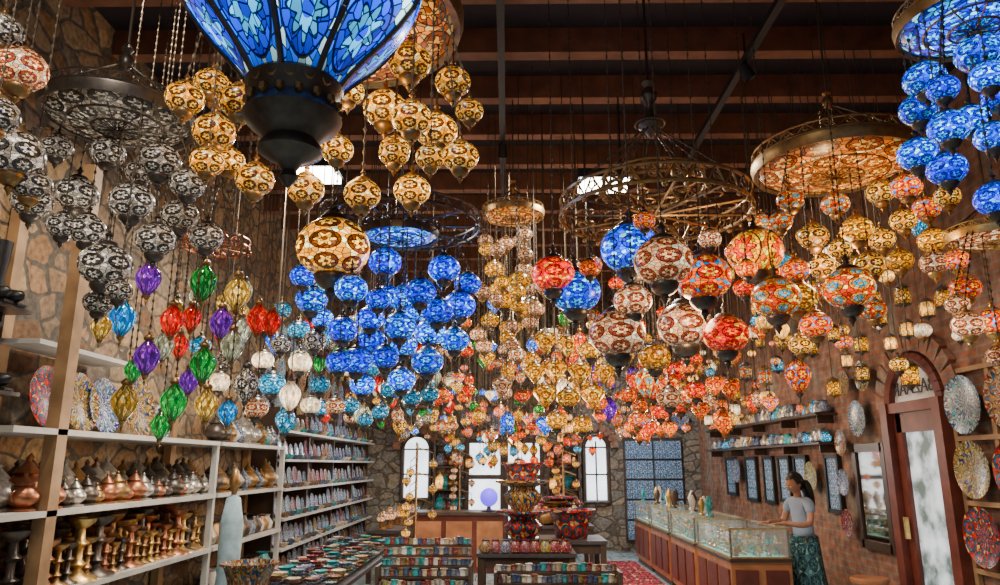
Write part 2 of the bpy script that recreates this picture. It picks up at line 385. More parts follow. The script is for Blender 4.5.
def floodlight(c,name='floodlight',power=90):
    mb=MB(); x,y,z=c
    mb.box((x,y,z+.06),(.46,.3,.08),'rail_black'); mb.box((x,y,z),(.42,.26,.05),'flood_lens')
    mb.tube((x-.16,y,z+.05),(x-.16,y,ceil_at(y)),.008,'rail_black'); mb.tube((x+.16,y,z+.05),(x+.16,y,ceil_at(y)),.008,'rail_black')
    o=mb.done(name,True)
    l=bpy.data.lights.new('flood','AREA'); l.energy=power; l.size=.3; l.color=(1,.93,.82)
    lo=bpy.data.objects.new('flood_light',l); bpy.context.scene.collection.objects.link(lo); lo.parent=o; lo.location=(0,0,-.03)
floodlight((-1.62,5.6,4.04)); floodlight((.84,5.95,4.08))
floodlight((.2,11.0,4.2),power=120); floodlight((-1.2,1.0,4.3),power=70)  # second flood is an added front light for the near lantern metal
def added_spot(c,tgt,power,col=(1,.84,.64)):  # spots added on the track to brighten walls and displays
    mb=MB(); x,y,z=c
    d=(Vector(tgt)-Vector(c)).normalized(); R=d.to_track_quat('Z','Y').to_matrix()
    mb.lathe([(0,-.08),(.035,-.07),(.045,0),(.05,.06),(.042,.06),(.038,.04),(0,.04)],c,'rail_black',12,1,R)
    mb.tube(c,(x,y,4.95),.009,'rail_black')
    o=mb.done('added_track_spotlight',origin=c)
    l=bpy.data.lights.new('spot','SPOT'); l.energy=power; l.color=col; l.spot_size=math.radians(80); l.spot_blend=.7; l.shadow_soft_size=.06
    lo=bpy.data.objects.new('spot_beam',l); bpy.context.scene.collection.objects.link(lo); lo.parent=o
    lo.rotation_mode='QUATERNION'; lo.rotation_quaternion=d.to_track_quat('-Z','Y'); lo.location=d*.09
for yy,p in ((3.4,230),(6.2,200),(9.6,190),(12.8,190)): added_spot((-1.9,yy,4.7),(-3.0,yy+.7,1.1),p)
for yy in (5,8.2,11.2): added_spot((1.83,yy,4.62),(3.6,yy+.4,.9),190)
for yy in (6.6,9.5): added_spot((-.045,yy,4.7),(.1,yy+1.4,.8),300)
added_spot((-.045,12.2,4.7),(-.3,14.6,.4),260); added_spot((1.83,13.2,4.62),(2.9,15.4,1.1),340,(.9,.95,1))  # last spot added only to lift the dim tile panel

def archwin(name,x0,x1,z0,z1,nx,nz,frame='dark_wood'):
    mb=MB(); xc=(x0+x1)/2; w=x1-x0; y=YB-.03; r=w/2; zs=z1-r
    b=len(mb.v); mi=mb.mi('daylight_pane')
    pts=[(x0,z0),(x1,z0)]+[(xc+r*math.cos(PI*i/16),zs+r*math.sin(PI*i/16)) for i in range(17)]
    for p in pts: mb.v.append((p[0],y,p[1]))
    mb.f.append(tuple(b+i for i in range(len(pts)))); mb.uv+=[(0,0)]*len(pts); mb.m.append(mi)
    fr=.045
    out=[(x0,z0),(x1,z0)]+pts[2:]+[(x0,z0)]
    for p,q in zip(out,out[1:]): mb.tube((p[0],y-.03,p[1]),(q[0],y-.03,q[1]),fr,frame,6)
    for i in range(1,nx): mb.box((x0+w*i/nx,y-.03,(z0+zs+r*.5)/2),(.03,.03,zs+r*.5-z0),frame)
    for i in range(1,nz): mb.box((xc,y-.03,z0+(zs-z0)*i/(nz-1)),(w,.03,.03),frame)
    for i in range(9):
        a=PI*(i+.5)/9; R=Matrix.Rotation(-(a-PI/2),3,'Y')
        mb.box((xc+(r+.14)*math.cos(a),y,zs+(r+.14)*math.sin(a)),(.14,.1,.16),'brick_wall_mat',R)
    mb.done(name,True)
archwin('window_1',-2.2,-1.62,1.0,2.3,2,3); archwin('window_2',1.58,2.08,.95,2.3,2,3)
mb=MB()
for x0,x1 in((-.85,-.12),(-.04,.7)):
    mb.box(((x0+x1)/2,YB-.03,1.2),(x1-x0,.03,1.9),'daylight_pane')
    for x in(x0,x1): mb.box((x,YB-.06,1.1),(.09,.08,2.2),'dark_wood')
    for z in(.1,.75,1.45,2.18): mb.box(((x0+x1)/2,YB-.06,z),(x1-x0,.07,.09),'dark_wood')
mb.done('door_1',True)
mb=MB()
for i in range(2):
    for j in range(5): mb.box((2.72+i*.6,YB-.06,.4+j*.4),(.56,.05,.36),'tile_mural')
mb.box((3.02,YB-.02,1.2),(1.24,.03,2.1),'dark_wood')
mb.done('ceramic_tile_panel',True)

mb=MB(); xw=XR-.02; y0,y1=6.62,7.55; yc=(y0+y1)/2; r=(y1-y0)/2; zs=2.25
b=len(mb.v); mi=mb.mi('plaster_white')
pts=[(y0,zs),(y1,zs)]+[(yc+r*math.cos(PI*i/16),zs+r*math.sin(PI*i/16)) for i in range(1,16)]
for p in pts: mb.v.append((xw-.02,p[0],p[1]))
mb.f.append(tuple(b+i for i in range(len(pts)))); mb.uv+=[(0,0)]*len(pts); mb.m.append(mi)
for i in range(16):
    a0=PI*i/16;a1=PI*(i+1)/16
    mb.tube((xw-.05,yc+r*math.cos(a0),zs+r*math.sin(a0)),(xw-.05,yc+r*math.cos(a1),zs+r*math.sin(a1)),.06,'door_wood',6)
for y in(y0,y1): mb.box((xw-.06,y,1.15),(.14,.13,2.3),'door_wood')
mb.box((xw-.05,yc,zs),(.12,y1-y0,.1),'door_wood')
for y in(y0+.13,y1-.13): mb.box((xw-.03,y,1.12),(.06,.12,2.16),'door_wood')
for z in(.15,2.12): mb.box((xw-.03,yc,z),(.06,y1-y0-.2,.22),'door_wood')
mb.box((xw-.01,yc,1.1),(.02,y1-y0-.3,1.9),'daylight_pane_soft')
mb.box((xw-.1,y1-.14,1.1),(.04,.03,.2),'metal_gold')
mb.done('door_2',True)
mb=MB()
for i in range(13):
    a=PI*(i+.5)/13; R=Matrix.Rotation((a-PI/2),3,'X')
    mb.box((XR-.04,yc+(r+.17)*math.cos(a),zs+(r+.17)*math.sin(a)),(.07,.13,.2),'brick_wall_mat',R)
mb.done('trim_1',True)
cu=bpy.data.curves.new('sign_text','FONT'); cu.body='BAZAAR'; cu.size=.19; cu.extrude=.004; cu.align_x='CENTER'; cu.materials.append(MATS['rail_black'])
so=bpy.data.objects.new('transom_sign_lettering',cu); bpy.context.scene.collection.objects.link(so)
so.location=(xw-.045,yc,zs+.12); so.rotation_euler=(PI/2,0,PI/2)

def framed(name,y0,y1,z0,z1,fm,inner,fw=.05):
    mb=MB(); yc=(y0+y1)/2;zc=(z0+z1)/2
    mb.box((XR-.03,yc,zc),(.02,y1-y0-fw,z1-z0-fw),inner)
    for y in(y0,y1): mb.box((XR-.035,y,zc),(.05,fw,z1-z0+fw),fm)
    for z in(z0,z1): mb.box((XR-.035,yc,z),(.05,y1-y0,fw),fm)
    mb.done(name,True)
framed('wall_mirror',7.85,8.5,.85,1.88,'dark_wood','mirror_glass',.09)
for y0,y1,z0,z1 in((8.95,9.3,1.15,1.8),(9.9,10.3,1.2,1.8),(10.5,10.9,1.2,1.8),(11.15,11.55,1.15,1.8),(11.9,12.4,1.15,1.8),(13,13.5,1.2,1.8)):
    framed('picture_frame',y0,y1,z0,z1,'rail_black','tile_mural')

PLATE=[(0,.0),(.35,.005),(.6,.02),(.85,.07),(1,.12),(1.0,.14),(.84,.09),(.6,.04),(0,.02)]
def plate(mb,c,d,R,mat,seg=24):
    u=10*random.randint(0,40)
    mb.lathe(PLATE[::-1],c,mat,seg,d/2,R,ush=u)
RL=Matrix.Rotation(PI/2,3,'Y')
RR=Matrix.Rotation(-PI/2,3,'Y')
for y,z,d,m in((6.27,2.2,.5,'ceramic_blue'),(5.72,2.22,.5,'ceramic_multi'),(6.27,1.66,.48,'ceramic_multi'),(5.75,1.65,.48,'ceramic_red'),(6.27,1.12,.48,'ceramic_red'),(5.75,1.1,.48,'ceramic_blue'),
  (9.62,1.55,.38,'ceramic_multi'),(8.2,2.2,.4,'ceramic_blue'),(7.98,2.65,.34,'ceramic_multi'),(12.7,1.6,.4,'ceramic_blue'),(8.45,2.62,.3,'ceramic_multi'),(8.72,1.5,.3,'ceramic_blue'),(8.72,1.05,.3,'ceramic_red'),(8.68,1.95,.3,'ceramic_multi')):
    mb=MB(); plate(mb,(XR-.09,y,z),d,RR,m,32)
    mb.done('decorative_plate')
mb=MB()
for y in(5.45,6.0,6.53): mb.box((XR-.03,y,1.28),(.04,.05,2.56),'post_wood')
for z in(.83,1.38,1.92,2.5): mb.box((XR-.045,5.98,z),(.03,1.1,.04),'post_wood')
mb.done('plate_display_rack',True)
mb=MB()
for z in (1.95,2.3): 
    mb.box((XR-.14,11.4,z),(.26,5.0,.03),'dark_wood')
    for i in range(5): mb.box((XR-.12,9.0+i*1.2,z-.06),(.2,.03,.1),'dark_wood')
mb.done('wall_shelf',True)
mb=MB()
VASE=[(.25,0),(.5,.1),(.6,.5),(.35,.85),(.3,1),(.42,1.1),(.36,1.1)]
for z in(1.967,2.317):
    for i in range(40):
        y=8.98+i*.122; mt=random.choice(['teal_glaze','ceramic_blue','mug_glaze_a','glass_turquoise','metal_silver','mug_glaze_b','metal_brass'])
        mb.lathe(VASE,(XR-.14+random.uniform(-.03,.03),y,z),mt,10,random.uniform(.1,.17))
mb.done('shelf_glass_holders')

# ------------------------------------------------------------------ left shelves
mb=MB()
xs=-2.93
for z in(.95,1.42,1.89): mb.box((xs,5.4,z),(.5,2.9,.035),'shelf_white')
mb.box((-3.02,4.9,2.44),(.3,1.1,.03),'shelf_white')
for z in(.5,.95,1.42,1.89): mb.box((xs,7.9,z),(.5,2.0,.035),'shelf_white')
mb.box((-2.72,4.4,1.8),(.08,.1,3.6),'post_wood'); mb.box((-3.15,4.4,1.8),(.07,.09,3.6),'post_wood')
for y in(6.85,8.9): 
    mb.box((-2.72,y,.95),(.05,.05,1.9),'shelf_white'); mb.box((-3.15,y,1.2),(.07,.09,2.4),'post_wood')
mb.done('shelving_unit',True)
mb=MB()
for z in(.35,.7,1.05,1.4,1.75,2.1): mb.box((-2.93,12.0,z),(.46,5.9,.03),'shelf_white')
for y in(9.05,10.5,12,13.5,14.95): mb.box((-3.0,y,1.2),(.34,.04,2.4),'dark_wood')
mb.done('shelving_unit',True)
TILT=Matrix.Rotation(math.radians(-10),3,'Y')@RL
for y,d,m in((4.66,.42,'ceramic_red'),(5.02,.42,'ceramic_multi'),(5.32,.42,'ceramic_blue'),(5.8,.5,'ceramic_multi'),(6.25,.3,'ceramic_blue')):
    mb=MB(); plate(mb,(-2.98,y,1.908+d/2-.005),d,TILT,m,32); mb.done('decorative_plate')
LANT=[(.5,0),(.55,.08),(.3,.14),(.38,.2),(.6,.4),(.62,.6),(.45,.85),(.3,.95),(.36,1.02),(.2,1.2),(.06,1.35),(.09,1.42),(0,1.55)]
CAND=[(.5,0),(.46,.08),(.2,.16),(.1,.3),(.22,.4),(.1,.5),(.1,.8),(.24,.9),(.12,1.0),(.1,1.25),(.3,1.4),(.34,1.5),(.2,1.5),(0,1.42)]
mb=MB()
for row,x in enumerate((-3.05,-2.93,-2.8)):
    for i in range(21):
        y=4.2+i*.127+row*.05
        if abs(y-4.4)<.07: continue
        s=random.uniform(.09,.15) if row==2 else random.uniform(.14,.22)
        mt=random.choice(['metal_silver','metal_copper','metal_brass','metal_dark','metal_dark'])
        mb.lathe(LANT,(x,y,1.438),mt,14,s)
        if row==2:
            mb.tube((x,y+.05*1,1.438+.5*s),(x+.02,y+.1,1.438+.95*s),.006,mt,5,.004)
            mb.torus((x,y-.075,1.438+.6*s),.03,.004,mt,10,4,RL)
mb.done('copper_teapots')
mb=MB()
for row,x in enumerate((-3.05,-2.93,-2.8)):
    for i in range(24):
        y=4.2+i*.11+row*.04; s=random.uniform(.13,.26)
        if abs(y-4.4)<.07: continue
        mb.lathe(CAND,(x,y,.968),random.choice(['metal_brass','metal_copper','metal_dark','metal_brass','metal_gold']),12,s)
mb.done('brass_candlesticks')
mb=MB()
for z in(.518,.968,1.438,1.908):
    for i in range(13):
        y=7.05+i*.14
        mb.lathe(LANT if z>1.2 else VASE,(-2.82,y,z),random.choice(['metal_silver','teal_glaze','metal_brass','metal_brass','ceramic_blue','metal_dark','shelf_white']),12,random.uniform(.14,.22))
mb.done('shelf_vases')
mb=MB()
for z in(.365,.715,1.065,1.415,1.765,2.115):
    for i in range(24):
        y=9.2+i*.24; d=random.uniform(.2,.28)
        plate(mb,(-2.86,y,z+d/2-.003),d,TILT,'ceramic_blue' if random.random()<.6 else 'ceramic_multi',14)
mb.done('ceramic_plates')
mb=MB()
for z in(.365,.715,1.065,1.415,1.765,2.115):
    for i in range(20):
        mb.lathe([(.3,0),(.45,.05),(.8,.5),(.9,.7),(.86,.7),(.7,.45),(.3,.08)],(-2.76,9.3+i*.28,z),random.choice(['ceramic_blue','mug_glaze_a','teal_glaze','ceramic_multi','mug_glaze_b']),12,.08)
mb.done('ceramic_bowls')
mb=MB()
for z in(2.5,2.95,3.4):
    for i in range(11):
        plate(mb,(-3.12,9.3+i*.52,z),.38,RL,random.choice(['ceramic_blue','ceramic_multi','ceramic_blue']),18)
mb.done('wall_hung_plates')
def boot(mb,x,y,z,s):
    mb.lathe([(.05,0),(.052,.08),(.048,.16),(.06,.28),(.066,.38),(.06,.38),(.04,.1)],(x,y,z+.03),'leather_black',12,s)
    Rr=Matrix.Rotation(math.radians(82),3,'Y')
    mb.lathe([(.0,-.07),(.035,-.06),(.046,0),(.048,.06),(.045,.13),(.03,.18),(0,.2)],(x,y,z+.045*s),'leather_black',12,s,Rr)
    mb.box((x+.06*s,y,z+.008),(.26*s,.08*s,.016),'leather_black'); mb.box((x-.035*s,y,z+.01),(.06*s,.075*s,.04),'dark_wood')
for z in (2.62,2.12):
    mb=MB(); mb.box((-3.06,4.0,z-.012),(.26,.66,.024),'dark_wood'); 
    for y in (3.75,4.25): mb.box((-3.12,y,z-.06),(.14,.02,.1),'dark_wood')
    mb.done('boot_shelf',True)
    for i in range(2):
        mb=MB(); boot(mb,-3.1,3.78+i*.3,z,1.0); boot(mb,-3.1,3.9+i*.3,z,1.0); mb.done('leather_boots')
mb=MB()
mb.lathe([(.02,1.45),(.06,1.42),(.1,1.2),(.09,.8),(.14,.4),(.17,0.03),(0,.03)],(-2.35,6.4,0),'cloth_panel',18,1,sx=1,sy=.8)
mb.lathe([(0,0),(.2,0),(.2,.02),(.02,.03),(.02,.1)],(-2.35,6.4,0),'metal_dark',16)
mb.lathe([(.02,1.44),(.03,1.5),(.05,1.54),(.045,1.6),(.02,1.66),(0,1.67)],(-2.35,6.4,0),'metal_brass',12)
mb.done('dress_form')

# ------------------------------------------------------------------ centre displays
def tbl(name,x0,x1,y0,y1,z,top='tray_dark',leg='dark_wood',th=.04):
    mb=MB(); mb.box(((x0+x1)/2,(y0+y1)/2,z-th/2),(x1-x0,y1-y0,th),top)
    for x in(x0+.05,x1-.05):
        for y in(y0+.05,y1-.05): mb.box((x,y,(z-th)/2),(.07,.07,z-th),leg)
    mb.box(((x0+x1)/2,y0+.05,z-th-.06),(x1-x0-.1,.03,.1),leg); mb.box(((x0+x1)/2,y1-.05,z-th-.06),(x1-x0-.1,.03,.1),leg)
    return mb.done(name,True)
tbl('display_table',-2.4,-1.5,6.9,10.6,.62)
BOWL=[(.25,0),(.4,.03),(.75,.35),(1,.62),(.97,.64),(.7,.38),(.3,.08),(0,.06)]
mb=MB()
for i in range(23):
    for j in range(5):
        x=-2.3+j*.17; y=7.0+i*.155; s=random.uniform(.06,.078)
        for k in range(random.randint(1,4)):
            mb.lathe(BOWL,(x,y,.62+k*.028),random.choice(['ceramic_blue','ceramic_multi','ceramic_red','teal_glaze','mug_glaze_a']),12,s,ush=10*random.randint(0,30))
mb.done('stacked_bowls')
def cuprack(name,x0,x1,y,z0,rows,cols,mats,s=.045):
    mb=MB()
    for r in range(rows):
        zz=z0+(rows-1-r)*.09; yy=y+(rows-1-r)*.11
        mb.box(((x0+x1)/2,yy,zz-.012),(x1-x0,.12,.02),'dark_wood')
        for c in range(cols):
            x=x0+.03+(x1-x0-.06)*c/(cols-1)
            mt=random.choice(mats)
            mb.lathe([(.5,0),(.62,.1),(.6,.8),(.66,1.2),(.72,1.3),(.62,1.25),(.5,.3),(0,.2)],(x,yy,zz),mt,10,s*random.uniform(.85,1.3),ush=10*random.randint(0,30))
    for x in(x0,x1): mb.box((x,y+.2,z0/2+.1),(.03,.5,z0+.2),'dark_wood')
    mb.box(((x0+x1)/2,y+.45,z0/2+.1),(x1-x0,.03,z0+.2),'dark_wood')
    mb.box(((x0+x1)/2,y-.06,z0/2-.02),(x1-x0,.03,z0),'dark_wood')
    return mb.done(name)
MG=['mug_glaze_a','plaster_white','ceramic_blue','ceramic_multi','mug_glaze_b','ceramic_red','teal_glaze','metal_silver']
cuprack('cup_display_rack',-1.3,-.38,7.6,.52,5,19,MG)
cuprack('cup_display_rack',-.12,1.05,7.2,.52,3,24,MG)
tbl('display_table',-.35,.75,8.35,9.2,.75)
URN=[(.3,0),(.34,.04),(.2,.12),(.24,.2),(.55,.55),(.6,.72),(.4,.92),(.42,.98),(.85,1.12),(.86,1.18),(.8,1.16),(.4,1.02),(.3,.9),(0,.9)]
PLANT=[(.55,0),(.6,.05),(.66,.5),(.8,.9),(.92,.95),(.92,1.02),(.82,1.02),(.7,.7),(0,.7)]
def pot(name,c,s,prof,mat,seg=28):
    mb=MB(); mb.lathe(prof,c,mat,seg,s); return mb.done(name)
pot('ceramic_urn',(.17,8.7,.75),.37,URN,'ceramic_red')
pot('ceramic_urn',(.17,8.7,1.085),.37,URN[:-1]+[(0,.97)],'ceramic_multi')
pot('ceramic_planter',(.17,8.7,1.45),.27,PLANT,'ceramic_red')
pot('ceramic_planter',(.8,9.6,.8),.34,PLANT,'ceramic_red')
tbl('display_table',.4,1.2,9.2,10.0,.8)
mb=MB(); 
for i in range(9):
    mb.lathe(VASE,(-.25+i*.11,8.42,.75),random.choice(['ceramic_red','ceramic_multi','ceramic_blue']),12,.13,ush=10*i)
mb.done('small_vases')
pot('ceramic_planter',(-2.0,5.9,.72),.24,PLANT,'ceramic_multi')
tbl('plant_stand',-2.25,-1.75,5.65,6.15,.72)
mb=MB(); mb.box((-.8,12.6,.45),(1.5,.6,.9),'door_wood'); mb.box((-.8,12.6,.92),(1.6,.7,.05),'dark_wood')
for i in range(3): mb.box((-1.3+i*.5,12.28,.45),(.42,.03,.7),'counter_wood')
mb.done('reception_desk',True)
mb=MB(); mb.lathe([(.4,0),(.45,.05),(.12,.12),(.1,.3)],(-.32,12.5,.945),'metal_dark',12,.3)
mb.lathe([(math.cos(a*PI/12),math.sin(a*PI/12)) for a in range(-6,7)],(-.32,12.5,1.17),'orb_violet',16,.15)
mb.done('violet_orb_lamp')
tbl('display_table',.1,1.3,11.4,12.3,.8)
mb=MB()
for i in range(30):
    mb.lathe(random.choice([VASE,URN,LANT]),(.2+random.random(),11.5+random.random()*.7,.8),random.choice(['ceramic_blue','ceramic_red','metal_brass','ceramic_multi']),12,random.uniform(.14,.36))
mb.done('ceramic_vases')
tbl('display_table',-2.1,-1.6,11.2,14.2,.75)
mb=MB()
for i in range(26):
    x=-2.0+random.random()*.34; y=11.3+i*.11; z=.75; d=random.uniform(.12,.17)
    mb.lathe([(.4,0),(.45,.05),(.12,.15),(.1,.6),(.2,.66)],(x,y,z),'metal_brass',10,.16)
    mb.lathe(GL,(x,y,z+.1+d*.5),random.choice(['glass_amber','glass_cream','glass_turquoise','glass_gold']),12,d/2,ush=10*i)
    mb.lathe(CAPT,(x,y,z+.1+d*.5),'metal_brass',8,d/2)
mb.done('mosaic_table_lamps')
for x,y,mt in((-1.35,11.0,'glass_amber'),(1.0,13.6,'glass_gold'),(-.95,14.6,'glass_cream'),(1.1,14.7,'glass_multi')):
    mb=MB(); mb.lathe([(.2,0),(.2,.03),(.03,.06),(.015,.1),(.015,2.0),(0,2.02)],(x,y,0),'metal_brass',12)
    for i in range(9):
        a=i*2.1; r=.24; z=1.75-.12*i
        e=(x+r*math.cos(a),y+r*math.sin(a),z+.12)
        mb.tube((x,y,z+.2),e,.006,'metal_brass'); lamp(mb,(e[0],e[1],z-.04),.13,mt,12,e,near=False,metal='metal_brass')
    mb.done('mosaic_floor_lamp')
mb=MB()
for x0,x1 in((-1.5,-.98),(.82,1.45)):
    for z in(.3,.75,1.2,1.65,2.1): mb.box(((x0+x1)/2,YB-.2,z),(x1-x0,.3,.03),'dark_wood')
    for x in(x0,x1): mb.box((x,YB-.2,1.1),(.04,.3,2.2),'dark_wood')
mb.done('curio_cabinet',True)
mb=MB()
for x0,x1 in((-1.5,-.98),(.82,1.45)):
    for z in(.315,.765,1.215,1.665):
        for i in range(4): mb.lathe(random.choice([VASE,URN,LANT]),(x0+.1+i*(x1-x0-.2)/3,YB-.2,z),random.choice(['ceramic_blue','metal_brass','ceramic_red','teal_glaze','frost_warm']),12,random.uniform(.16,.24))
mb.done('cabinet_vases')
mb=MB(); RB=Matrix.Rotation(PI/2,3,'X')
for x in(-1.35,-.8,-.25,.3,.85,2.5,3.05,3.6,-2.6):
    for z in(2.62,3.1): plate(mb,(x,YB-.08,z),.4,RB,random.choice(['ceramic_blue','ceramic_multi']),18)
mb.done('wall_hung_plates')
for c,d in (((1.8,11.6,.006),(.95,4.4,.012)),((-1.0,10.4,.006),(.7,3,.012))):
    mb=MB(); mb.box(c,d,'rug_wool')
    for k in range(30):
        for s in(-1,1): mb.box((c[0]-d[0]/2+d[0]*(k+.5)/30,c[1]+s*(d[1]/2+.03),.004),(.008,.06,.004),'shelf_white')
    mb.done('woven_rug',True)

def counter(y0,y1):
    mb=MB(); x0,x1=2.32,2.95; xc=(x0+x1)/2; yc=(y0+y1)/2; L=y1-y0
    mb.box((xc,yc,.05),(x1-x0-.06,L-.06,.1),'dark_wood')
    mb.box((xc,yc,.4),(x1-x0,L,.62),'counter_wood')
    for k in range(3): mb.box((x0-.01,y0+L*(k+.5)/3,.4),(.02,L/3-.1,.46),'door_wood')
    for k in range(2): mb.box((x0+(x1-x0)*(k+.5)/2,y0-.01,.4),((x1-x0)/2-.08,.02,.46),'door_wood')
    mb.box((xc,yc,.725),(x1-x0+.04,L+.04,.03),'dark_wood')
    for x in(x0+.012,x1-.012):
        for y in(y0+.012,y1-.012): mb.box((x,y,.89),(.02,.02,.3),'dark_wood')
    for z in(.75,1.04):
        for x in(x0+.012,x1-.012): mb.box((x,yc,z),(.02,L,.018),'metal_gold')
        for y in(y0+.012,y1-.012): mb.box((xc,y,z),(x1-x0,.02,.018),'metal_gold')
    mb.box((xc,yc,.748),(x1-x0-.05,L-.05,.01),'velvet_teal_glow')
    for z in(.76,.88):
        if z>.8: mb.box((xc,yc,z-.004),(x1-x0-.08,L-.08,.006),'clear_glass')
        for i in range(int(L/.09)):
            for j in range(5):
                if random.random()<.85:
                    p=(x0+.08+j*.115,y0+.07+i*.09,z+.012)
                    mt=random.choice(['metal_gold','metal_silver','mug_glaze_a','teal_glaze','metal_copper'])
                    if random.random()<.5: mb.torus(p,.025,.008,mt,10,4)
                    else: mb.lathe([(.03,-.01),(.03,.01),(.018,.03),(.02,.06),(0,.07)],p,mt,8)
    mb.box((xc,yc,1.052),(x1-x0,L,.008),'clear_glass')
    mb.box((x0+.004,yc,.9),(.006,L,.28),'clear_glass'); mb.box((xc,y0+.004,.9),(x1-x0,.006,.28),'clear_glass')
    mb.done('glass_display_counter',True)
for a in(8.0,9.5,11.0,12.5): counter(a,a+1.35)
mb=MB()
for i in range(22):
    y=9.6+i*.2; p=(2.62+random.uniform(-.15,.15),y,1.057)
    mb.lathe([(.05,0),(.055,.02),(.02,.04),(.05,.14),(.06,.2),(.03,.27),(.02,.3),(0,.3)],p,random.choice(['shelf_white','plaster_white','teal_glaze','dark_wood','metal_gold']),10,random.uniform(.5,.95),sx=1,sy=.5)
mb.done('necklace_busts')
pot('wooden_stool',(3.55,7.6,0),1,[(0,.62),(.17,.62),(.18,.6),(.17,.57),(.04,.56),(.035,.25),(.05,.1),(.18,.03),(.18,0),(0,0)],'counter_wood')

# ------------------------------------------------------------------ chandeliers
A='-115 297 17,-102 282 16,-93 293 15,-127 332 16,-111 279 13,-79 275 15,-60 278 12,-54 323 20,-39 331 18,-29 303 18,-16 272 13,-40 282 16,-53 266 14,-22 321 15,-27 275 11,-49 304 14,-63 314 13,-113 290 13,-13 289 10,-77 323 15,-122 305 15,-98 310 14,-34 290 15,-20 300 14,-118 318 14,-46 293 13'
c=(-.69,2.6,3.45)
mb=MB(); disc(mb,c,.5,'glass_disc','metal_brass'); spokes(mb,(c[0],c[1],c[2]+.06),.5,8,'metal_brass')
for x,y,z,d in table(A,2.6,.35): lamp(mb,(x,y,min(z,c[2]-d)),d*.97,'glass_amber',20,ringtop(c,.49,(x,y)),metal='metal_brass')
mb.done('mosaic_chandelier')
Wt='-210 314 14,-192 316 16,-147 295 17,-211 299 20,-166 283 19,-221 289 18,-137 287 15,-162 290 18,-136 270 15,-197 277 17,-145 260 16,-239 321 19,-174 254 22,-205 277 14,-161 240 11,-184 313 15,-181 240 13'
c=(-1.83,3.1,3.28)
mb=MB(); disc(mb,c,.33,'glass_disc_white','metal_dark')
for x,y,z,d in table(Wt,3.1,.3): lamp(mb,(x,y,z),d,'glass_white',18,ringtop(c,.33,(x,y)),metal='metal_dark')
mb.done('mosaic_chandelier')
for i,(x,y,z,d) in enumerate(table('-181 313 19,-183 282 21,-173 285 15,-180 273 15,-185 324 15',2.4,.2)):
    mb=MB(); lamp(mb,(x,y,z),d,'glass_white' if i else 'glass_cream',20,metal='metal_brass'); mb.done('mosaic_pendant_lamp')
Bt='-126 283 18,-125 272 22,-86 264 20,-108 256 22,-87 228 20,-77 294 23,-36 278 20,-27 289 20,-63 269 21,-76 274 19,-48 262 19,-32 272 24,-41 257 20,-85 258 19,-60 245 20,-52 256 23,-32 243 19,-85 245 21,-66 226 16,-52 235 23,-60 237 17,-88 217 17,-93 225 16,-125 266 17,-57 260 16,-66 221 19,-71 258 15'
c=(-.67,4.3,3.09)
mb=MB(); disc(mb,c,.24,'glass_blue','metal_dark'); ringwork(mb,(c[0],c[1],c[2]+.06),.5,.06,'metal_dark'); spokes(mb,(c[0],c[1],c[2]+.06),.5,10,'metal_dark')
for x,y,z,d in table(Bt,4.3,.5): lamp(mb,(x,y,z),d*.92,random.choice(['glass_blue','glass_blue_deep','glass_blue_deep']),16,ringtop((c[0],c[1],c[2]+.06),.5,(x,y)))
mb.done('mosaic_chandelier')
c=(.88,4.1,3.15)
mb=MB(); hub=(.88,4.1,3.74)
ringwork(mb,c,.56,.1,'metal_brass',30,.008); ringwork(mb,(c[0],c[1],c[2]+.16),.3,.08,'metal_brass',18,.007); spokes(mb,c,.56,12,'metal_brass',.008)
for i in range(12):
    a=2*PI*i/12
    chain(mb,(c[0]+.56*math.cos(a),c[1]+.56*math.sin(a),c[2]+.1),hub,True)
mb.lathe([(0,-.1),(.03,-.06),(.07,-.02),(.075,0),(.04,.03),(.02,.12),(.05,.17),(.055,.2),(.02,.25),(.04,.28),(0,.32)],hub,'metal_dark',14); mb.tube(hub,(hub[0],hub[1],ceil_at(hub[1])),.009,'metal_dark',5)
mb.torus(hub,.09,.007,'metal_dark')
for i in range(9):
    a=2*PI*i/9+.2; lamp(mb,(c[0]+.5*math.cos(a),c[1]+.5*math.sin(a),c[2]-.2-.1*(i%3)),.12,['glass_multi','glass_cream','glass_orange'][i%3],14,(c[0]+.5*math.cos(a),c[1]+.5*math.sin(a),c[2]))
mb.done('openwork_chandelier')
Gt='69 288 35,39 267 31,78 269 31,150 295 35,104 267 32,26 275 26,55 234 30,107 252 35,119 239 26,154 263 29,62 249 20,86 231 20,181 261 28,-100 291 44'
gm=['glass_blue','glass_blue','glass_cream','glass_star','glass_multi','glass_red','glass_cream','glass_cream','glass_red','glass_multi2','glass_cream','glass_gold','glass_multi2','glass_amber']
for (x,y,z,d),m in zip(table(Gt,3.9,.45),gm):
    mb=MB(); lamp(mb,(x,y,z),d*.95,m,28); mb.done('mosaic_pendant_lamp')
Rt_='178 332 19,196 312 21,156 305 15,219 349 20,210 307 21,238 343 19,235 329 19,284 339 20,263 305 19,249 296 18,204 279 19,206 296 20,171 282 18,250 320 18,192 291 15,251 317 19,158 316 16,285 345 18,170 245 19,235 267 19,171 265 24,178 241 16'
c=(2.08,4.3,3.54)
mb=MB(); disc(mb,c,.49,'glass_disc','metal_brass')
for x,y,z,d in table(Rt_,4.3,.4): lamp(mb,(x,y,min(z,c[2]-.15)),d*.92,random.choice(['glass_multi','glass_multi2','glass_gold','glass_amber']),16,ringtop(c,.48,(x,y)),metal='metal_brass')
mb.done('mosaic_chandelier')
Qt='165 318 16,167 310 15,155 285 14,170 295 16,162 276 14,191 335 18,176 308 13,198 313 15,185 268 15,195 298 14,155 300 11,207 321 13'
c=(1.88,2.6,3.44)
mb=MB(); disc(mb,c,.28,'glass_blue','metal_brass')
